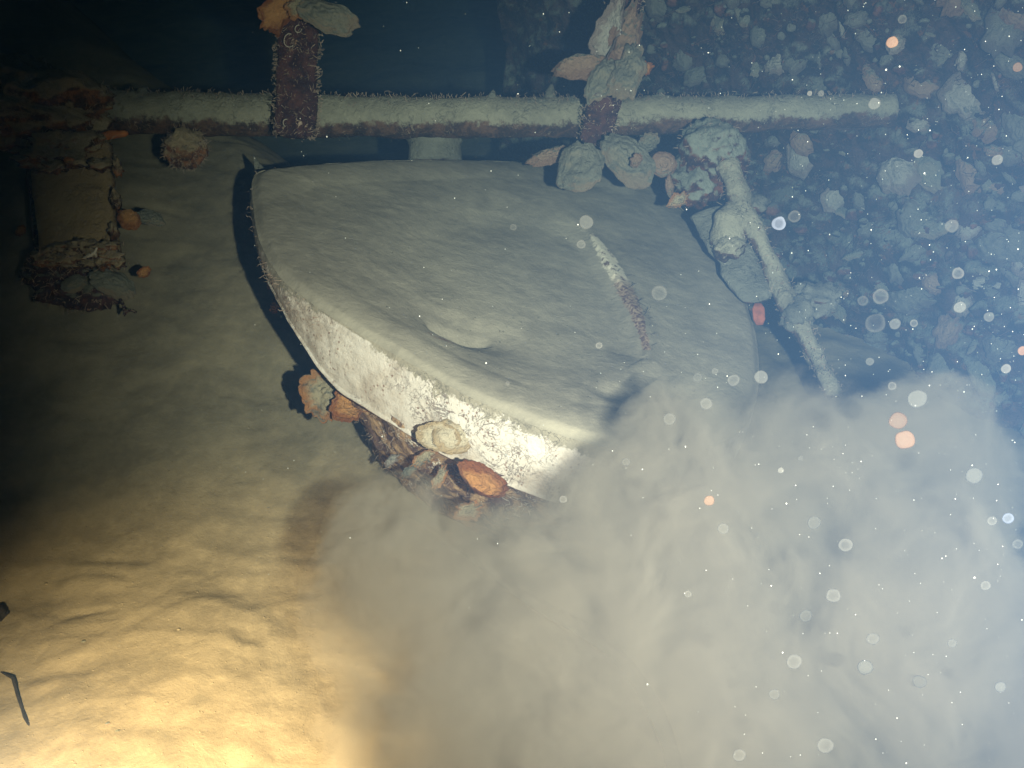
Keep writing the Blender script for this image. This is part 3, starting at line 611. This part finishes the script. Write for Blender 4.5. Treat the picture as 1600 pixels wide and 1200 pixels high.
PROM = [(1110, 28, 54, 'dusted', 'pointed grey-brown oyster on the wall top, right of the leaning strut', .8), (1197, 95, 50, 'dimwhite', 'oval shell with pale left rim on the upper wall', .75), (1048, 92, 50, 'dim', 'dim round shell just right of the leaning strut', .8),
    (1393, 66, 30, 'dimwhite', 'small bright-edged shell on the upper wall below the top edge', .9), (1240, 222, 42, 'pink', 'tan shell with a blue-white lower edge just below the pipe', .8), (1376, 264, 70, 'dimwhite', 'large round pale shell on the wall right below the pipe end', .9),
    (1345, 128, 40, 'pink', 'small pinkish oval shell just above the pipe end', .6), (1525, 300, 90, 'pink', 'long salmon shell on the right wall, sloping down left', .4), (1490, 268, 70, 'pink', 'reddish shell above the long salmon shell', .6), (1510, 455, 92, 'dimwhite', 'bright elongated white shell low on the right wall', .35),
    (1535, 385, 100, 'dim', 'broad flat blue-grey oyster on the right wall above the bright white shell', .8), (1555, 95, 66, 'dim', 'grey shell on the wall near the top right corner', .5), (1590, 25, 60, 'pink', 'pinkish-white shell at the top right corner of the wall', .6), (1450, 80, 80, 'dim', 'large brownish-grey oyster on the upper right wall', .8),
    (1275, 30, 60, 'dim', 'large dim oyster on the top of the wall between strut and corner', .7), (1405, 360, 60, 'dim', 'grey oval shell on the wall below the round pale shell', .7), (1490, 180, 60, 'dim', 'grey angular shell at the height of the pipe end', .6), (1320, 330, 46, 'dimwhite', 'thin pale shell hanging on the wall left of the grey oval shell', .5),
    (1575, 205, 80, 'dim', 'dim wide shell on the right edge of the wall above the long salmon shell', .7), (1400, 470, 70, 'dim', 'grey shell on the lower wall left of the bright white shell', .7), (1330, 545, 60, 'dim', 'grey shell at the foot of the wall beside the slanted bar', .7), (1545, 545, 70, 'dim', 'grey shell above the right edge of the silt cloud', .7),
    (1590, 690, 40, 'pink', 'reddish shell low on the wall at the right edge of the cloud', .7), (1290, 470, 36, 'pink', 'pinkish shell next to the growth on the slanted bar', .7)]
for i, (px, py, wd, mt, lab, asp) in enumerate(PROM):
    wshell(px, py, wd * 1.3, mt, lab, 100 + i, group='prominent shells on the encrusted wall', aspect=asp, jag=.14, cup=-.25 - .1 * (i % 3), off=.035)
protos = [shell_mesh(S(22 + 4 * (i % 5), 1.7), 300 + i, ('dim', 'dim', 'dusted', 'dim', 'pink', 'dimwhite', 'dim', 'dusted')[i % 8], aspect=.42 + .1 * (i % 5), jag=.26, cup=(-.28, -.1, -.2)[i % 3], thick=.1, nr=8, na=26) for i in range(16)]
rgw = random.Random(77); pts = []; n = 0
while n < 110:
    px = rgw.uniform(1010, 1640); py = rgw.uniform(-40, 900)
    if px < 1210 and py > 300 - (1210 - px) * .5: continue
    if px < 1330 and py > 560: continue
    if px < 1400 and 135 < py < 215: continue
    if px < 1060 and py > 120: continue
    if any((px - a) ** 2 + (py - b) ** 2 < 26 ** 2 for a, b in pts): continue
    pts.append((px, py)); n += 1
    o = wshell(px, py, 30, 'dim', 'small ' + ('grey', 'grey', 'silted green-grey', 'grey', 'pinkish', 'pale', 'grey', 'silted green-grey')[n % 8] + ' oyster shell scattered on the encrusted wall ' + (WR := 'above the pipe' if py < 150 else 'a little below the pipe' if py < 350 else 'low down near the silt cloud'), 500 + n, group='small ' + ('grey', 'grey', 'silted green-grey', 'grey', 'pinkish', 'pale', 'grey', 'silted green-grey')[n % 8] + ' oysters on the wall ' + WR, share=protos[n % 16], off=.03)
    k = rgw.choice((.45, .6, .7, .9, 1.3)); o.scale = (k, k * rgw.uniform(.7, 1.2), k)

mb = MB(); rgx = random.Random(31)
for i in range(1500):
    sx = rgx.uniform(.15, 1.45); z = rgx.uniform(-.05, .85); c = wallpt(sx, z) + WN * .002
    r = rgx.choice((.002, .003, .004, .006, .009)) * rgx.uniform(.7, 1.3)
    lump(mb, c, (r * rgx.uniform(.7, 1.6), r * .6, r * rgx.uniform(.7, 1.4)), i, .5, 1.6, 2 if r > .006 else 1, mi=rgx.choice((0, 0, 0, 1, 1, 2)), fine=.1)
wp = [(wallpt(rgx.uniform(.1, 1.5), rgx.uniform(-.05, .85)), WN) for _ in range(2500)]
hairs(mb, wp, 6000, .022, 1, rgx, .0008)
tag(mb.build('encrusting_growth', [M['wall'], M['wallred'], M['dim']]), 'fine lumpy and hairy growth coating the encrusted wall', 'growth', kind='stuff')

# ------------------------------------------------------------------ small things on the silt
def ong(px, py, up=0):
    d = P(px, py, 1) - CAM_LOC; t = .6
    while t < 4 and (CAM_LOC + d * t).z > gz(*(CAM_LOC + d * t).xy): t += .002
    return CAM_LOC + d * t + Vector((0, 0, up))
mb = MB(); tube(mb, [ong(2, 1052, .002), ong(22, 1062, .003), ong(29, 1090, .003), ong(40, 1122, .002), ong(46, 1134, 0)], [.001, .0019, .002, .0022, .001], 3, .3, seg=8, step=.003)
o = mb.build('twig', [M['twig']]); tag(o, 'thin dark bent twig lying on the silt in the lower left corner', 'twig')
mb = MB(); lump(mb, ong(-3, 962), (.012, .015, .01), 3, .3); tag(mb.build('pebble', [M['twig']]), 'dark pebble at the left edge of the silt', 'pebble')
rgp = random.Random(4)
mb = MB(); v1, f1 = ico(1)
for i in range(2600):
    x, y = rgp.uniform(-.75, .12), rgp.uniform(.62, 1.75); r = rgp.uniform(.0004, .0010) * (2.0 if rgp.random() < .015 else 1)
    c = Vector((x, y, gz(x, y) + r * .2)); mb.add([c + Vector((v.x * rgp.uniform(.8, 1.7), v.y * 1.2, v.z * .7)) * r for v in v1], f1)
tag(mb.build('sediment_grit', [M['ground']]), 'fine grit and crumbs strewn over the silt bed', 'grit', kind='stuff')
for i in range(6):
    px, py = rgp.uniform(60, 480), rgp.uniform(760, 1160)
    q = ong(px, py); mb = MB(); r = rgp.uniform(.0015, .003); lump(mb, q, (r * 1.4, r, r * .6), i, .3, sub=2)
    tag(mb.build('pebble', [M['crust'] if i % 3 else M['pink']]), 'one of the tiny crumbs lying on the open silt left of the basin', 'pebble', 'tiny crumbs on the silt')

# ------------------------------------------------------------------ silt cloud (a volume with noisy density inside a billowing closed hull)
BLOB = [(612, 835, 1.02, 100), (650, 960, .98, 160), (700, 1130, .93, 210), (810, 900, .98, 140), (920, 930, .96, 190), (1050, 850, .99, 195), (1240, 770, 1.05, 185), (1430, 760, 1.10, 165), (1000, 1120, .92, 290), (1380, 1030, .98, 280), (1560, 1160, .95, 250), (1055, 690, 1.04, 95)]
def cloud():
    bm = bmesh.new()
    for k, (px, py, d, r) in enumerate(BLOB):
        r_ = S(r, d) * 1.17; geo = bmesh.ops.create_icosphere(bm, subdivisions=3, radius=r_); c = P(px, py, d); bmesh.ops.translate(bm, verts=geo['verts'], vec=c)
    me = bpy.data.meshes.new('silt_cloud'); bm.to_mesh(me); bm.free()
    o = obj('silt_cloud', me)
    md = o.modifiers.new('r', 'REMESH'); md.mode = 'VOXEL'; md.voxel_size = .026
    dg = bpy.context.evaluated_depsgraph_get(); me2 = bpy.data.meshes.new_from_object(o.evaluated_get(dg)); o.modifiers.clear(); o.data = me2; me2.name = 'silt_cloud'
    nrm = [v.normal.copy() for v in me2.vertices]
    for v, nn in zip(me2.vertices, nrm):
        p = v.co.copy(); v.co = p + nn * (.008 * fbm(p * 7 + Vector((1, 2, 3)), 4))
    me2.update()
    m = bpy.data.materials.new('suspended_silt'); m.use_nodes = True; nt = m.node_tree; nt.nodes.clear(); N = nt.nodes.new; L = nt.links.new
    out = N('ShaderNodeOutputMaterial'); pv = N('ShaderNodeVolumePrincipled'); L(pv.outputs[0], out.inputs['Volume'])
    geo = N('ShaderNodeNewGeometry'); nz = N('ShaderNodeTexNoise'); L(geo.outputs['Position'], nz.inputs['Vector']); nz.inputs['Scale'].default_value = 10; nz.inputs['Detail'].default_value = 6; nz.inputs['Roughness'].default_value = .66; nz.inputs['Distortion'].default_value = .6
    def vm(op, a, b=None):
        n = N('ShaderNodeVectorMath'); n.operation = op; L(a, n.inputs[0])
        if b is not None:
            if isinstance(b, bpy.types.NodeSocket): L(b, n.inputs[1])
            else: n.inputs[1].default_value = b
        return n
    def mm(op, a, b):
        n = N('ShaderNodeMath'); n.operation = op
        for k, v in enumerate((a, b)):
            if isinstance(v, bpy.types.NodeSocket): L(v, n.inputs[k])
            else: n.inputs[k].default_value = v
        return n.outputs[0]
    def smx(a, b):
        n = N('ShaderNodeMath'); n.operation = 'SMOOTH_MAX'; L(a, n.inputs[0]); L(b, n.inputs[1]); n.inputs[2].default_value = .12; return n.outputs[0]
    w0 = vm('SUBTRACT', nz.outputs['Color'], (.5, .5, .5)); w1 = vm('SCALE', w0.outputs[0]); w1.inputs['Scale'].default_value = .15
    pos = vm('ADD', geo.outputs['Position'], w1.outputs[0]).outputs[0]; f = None
    for px, py, d, r in BLOB:
        dist = vm('DISTANCE', pos, tuple(P(px, py, d))).outputs['Value']
        v = mm('SUBTRACT', 1.0, mm('DIVIDE', dist, S(r, d) * 1.08)); f = v if f is None else smx(f, v)
    nf = N('ShaderNodeTexNoise'); L(pos, nf.inputs['Vector']); nf.inputs['Scale'].default_value = 24; nf.inputs['Detail'].default_value = 3
    f = mm('ADD', f, mm('MULTIPLY', mm('SUBTRACT', nf.outputs['Fac'], .5), .45))
    mr = N('ShaderNodeMapRange'); mr.interpolation_type = 'SMOOTHSTEP'; L(f, mr.inputs[0]); mr.inputs[1].default_value = .02; mr.inputs[2].default_value = .27
    mr.inputs[3].default_value = 0; mr.inputs[4].default_value = 1
    n2 = N('ShaderNodeMapRange'); L(nz.outputs['Fac'], n2.inputs[0]); n2.inputs[1].default_value = .32; n2.inputs[2].default_value = .66; n2.inputs[3].default_value = .08; n2.inputs[4].default_value = 1.9
    L(mm('MULTIPLY', mm('MULTIPLY', mr.outputs[0], n2.outputs[0]), 15.0), pv.inputs['Density'])
    pv.inputs['Color'].default_value = (.49, .44, .355, 1); pv.inputs['Anisotropy'].default_value = .0
    m.cycles.volume_step_rate = .3
    me2.materials.append(m); tag(o, 'billowing beige-grey cloud of stirred-up silt in front of the basin', 'silt cloud', kind='stuff')
cloud()

# ------------------------------------------------------------------ drifting particles
def m_bokeh(name, c, lo=.25, hi=.8):
    m = bpy.data.materials.new(name); m.use_nodes = True; nt = m.node_tree; nt.nodes.clear(); N = nt.nodes.new
    out = N('ShaderNodeOutputMaterial'); mix = N('ShaderNodeMixShader'); tr = N('ShaderNodeBsdfTransparent'); add = N('ShaderNodeMixShader'); df = N('ShaderNodeBsdfDiffuse'); tl = N('ShaderNodeBsdfTranslucent')
    lw = N('ShaderNodeLayerWeight'); lw.inputs[0].default_value = .5; mr = N('ShaderNodeMapRange'); mr.inputs[1].default_value = .1; mr.inputs[2].default_value = .8; mr.inputs[3].default_value = lo; mr.inputs[4].default_value = hi
    df.inputs[0].default_value = (*c, 1); tl.inputs[0].default_value = (*c, 1); add.inputs[0].default_value = .3
    L = nt.links.new; L(lw.outputs['Facing'], mr.inputs[0]); L(mr.outputs[0], mix.inputs[0]); L(tr.outputs[0], mix.inputs[1]); L(df.outputs[0], add.inputs[1]); L(tl.outputs[0], add.inputs[2]); L(add.outputs[0], mix.inputs[2]); L(mix.outputs[0], out.inputs[0])
    return m
BK = {'w': m_bokeh('pale_particle', (.2, .2, .18), .12, .42), 'f': m_bokeh('faint_particle', (.2, .2, .18), .04, .3), 'o': m_bokeh('orange_particle', (.34, .2, .125), .15, .45), 'b': m_bokeh('bluish_particle', (.25, .28, .36), .1, .7)}
BOK = [(1189, 589, 12, 'w'), (1433, 623, 14, 'w'), (1403, 657, 14, 'o'), (1414, 687, 14, 'o2'), (1522, 743, 14, 'w'), (1108, 782, 9, 'o3'), (916, 347, 11, 'w'), (1217, 349, 11, 'b'), (1241, 338, 11, 'f'), (1366, 162, 10, 'w'), (1435, 240, 9, 'w'), (1558, 250, 10, 'w'),
    (1487, 353, 10, 'w'), (1376, 463, 14, 'f'), (1348, 470, 10, 'f'), (1394, 66, 11, 'o'), (1130, 826, 9, 'f'), (1302, 930, 12, 'f'), (1259, 962, 10, 'f'), (1241, 1034, 13, 'f'), (1352, 1043, 12, 'w'), (1437, 1065, 13, 'f'), (1563, 1073, 9, 'w'), (1272, 817, 10, 'f'), (1321, 852, 12, 'f'),
    (1103, 631, 10, 'f'), (1046, 655, 10, 'f'), (1090, 590, 9, 'f'), (1117, 580, 6, 'f'), (1146, 594, 11, 'f'), (1359, 565, 8, 'w'), (1398, 506, 8, 'w'), (1394, 603, 8, 'f'), (1545, 495, 8, 'w'), (1572, 576, 9, 'w'), (1598, 548, 9, 'o'), (1575, 810, 10, 'b'), (1550, 814, 8, 'f'), (1497, 427, 9, 'f'),
    (1368, 505, 16, 'f'), (802, 355, 6, 'f'), (1364, 998, 11, 'f'), (1220, 735, 6, 'w'), (1251, 716, 5, 'f'), (978, 722, 7, 'f'), (1030, 458, 14, 'f'), (936, 540, 6, 'f'), (908, 382, 8, 'f'), (734, 210, 0, 'f'), (793, 599, 4, 'f'), (880, 780, 6, 'f'), (1075, 928, 6, 'f'), (1488, 1005, 8, 'f'),
    (1590, 850, 8, 'f'), (1500, 480, 9, 'w'), (1283, 146, 5, 'w'), (1265, 146, 4, 'w'), (1410, 30, 7, 'f'), (1590, 105, 8, 'o'), (1428, 505, 7, 'f'), (1155, 1180, 10, 'f'), (1290, 1165, 12, 'f'), (1210, 1085, 10, 'f'), (1540, 915, 8, 'f')]
vsI, fsI = ico(3); rgb = random.Random(9)
def where(px, py):
    if py > 600 or (px > 540 and py > 570 and px < 1250): return 'before the silt cloud, ' + ('left of its middle' if px < 1150 else 'at its lower right' if py > 900 else 'in its upper right part')
    if px < 1190: return 'over the silted basin top'
    return 'before the encrusted wall, ' + ('above the pipe' if py < 150 else 'just below the pipe' if py < 360 else 'in its lower part')
BLAB = {'o': 'round orange particle drifting in the water', 'o2': 'round peach particle directly below the orange one at the top of the cloud', 'o3': 'small round yellow-orange particle drifting left of centre in the silt cloud', 'b': 'round bluish-white particle drifting in the water', 'w': 'round bright pale particle drifting in the water on the right', 'f': 'round faint see-through particle drifting in the water'}
for i, (px, py, r, k) in enumerate(BOK):
    if r == 0: continue
    d = rgb.uniform(.52, .82); r *= rgb.uniform(.8, 1.1); mk = k[0]
    me = mesh('suspended_particle', [Vector((v.x, v.y * .8, v.z * rgb.uniform(.97, 1.03))) * S(r, d) * (1 + .12 * noise.noise(v * 1.1 + Vector((i, 0, 0)))) for v in vsI], fsI)
    o = obj('suspended_particle', me, BK[mk]); o.location = P(px, py, d); lb = BLAB[k] if len(k) > 1 else BLAB[k].split(' drifting')[0] + ' ' + where(px, py)
    tag(o, lb, 'particle', 'particles drifting in the water: ' + lb if len(k) == 1 else None)
# marine snow: uncountable specks
mb = MB(); v0, f0 = ico(1); rgs = random.Random(21)
for i in range(900):
    if rgs.random() < .72: px, py, d = 1600 - abs(rgs.gauss(0, 300)), rgs.uniform(-20, 1200), rgs.uniform(.55, 1.25)
    else: px, py, d = rgs.uniform(380, 1600), rgs.uniform(0, 1200), rgs.uniform(.6, 1.25)
    r = S(rgs.choice((.45, .55, .7, .9, 1.3 if rgs.random() < .3 else .6)) * rgs.uniform(.7, 1.3), d); c = P(px, py, d)
    mb.add([c + Vector((v.x * rgs.uniform(.6, 1.2), v.y, v.z * 1.2)) * r for v in v0], f0)
tag(mb.build('marine_snow', [m_plain('snow_speck', (.42, .42, .39))]), 'fine specks of marine snow floating through the water', 'marine snow', kind='stuff')

# ------------------------------------------------------------------ water haze
x0, x1, y0, y1, z0, z1 = -4.6, 4.6, -1.9, 6.8, -1.3, 4.0
vs = [Vector((x, y, z)) for z in (z0, z1) for y in (y0, y1) for x in (x0, x1)]
hz = obj('haze', mesh('haze', vs, [(0, 2, 3, 1), (4, 5, 7, 6), (0, 1, 5, 4), (2, 6, 7, 3), (0, 4, 6, 2), (1, 3, 7, 5)], False)); hz['kind'] = 'stuff'
m = bpy.data.materials.new('water_haze'); m.use_nodes = True; nt = m.node_tree; nt.nodes.clear()
out = nt.nodes.new('ShaderNodeOutputMaterial'); pv = nt.nodes.new('ShaderNodeVolumePrincipled'); nt.links.new(pv.outputs[0], out.inputs['Volume'])
pv.inputs['Color'].default_value = (.06, .13, .262, 1); pv.inputs['Absorption Color'].default_value = (.10, .50, .42, 1); pv.inputs['Density'].default_value = .26; pv.inputs['Anisotropy'].default_value = 0.0
hz.data.materials.append(m)
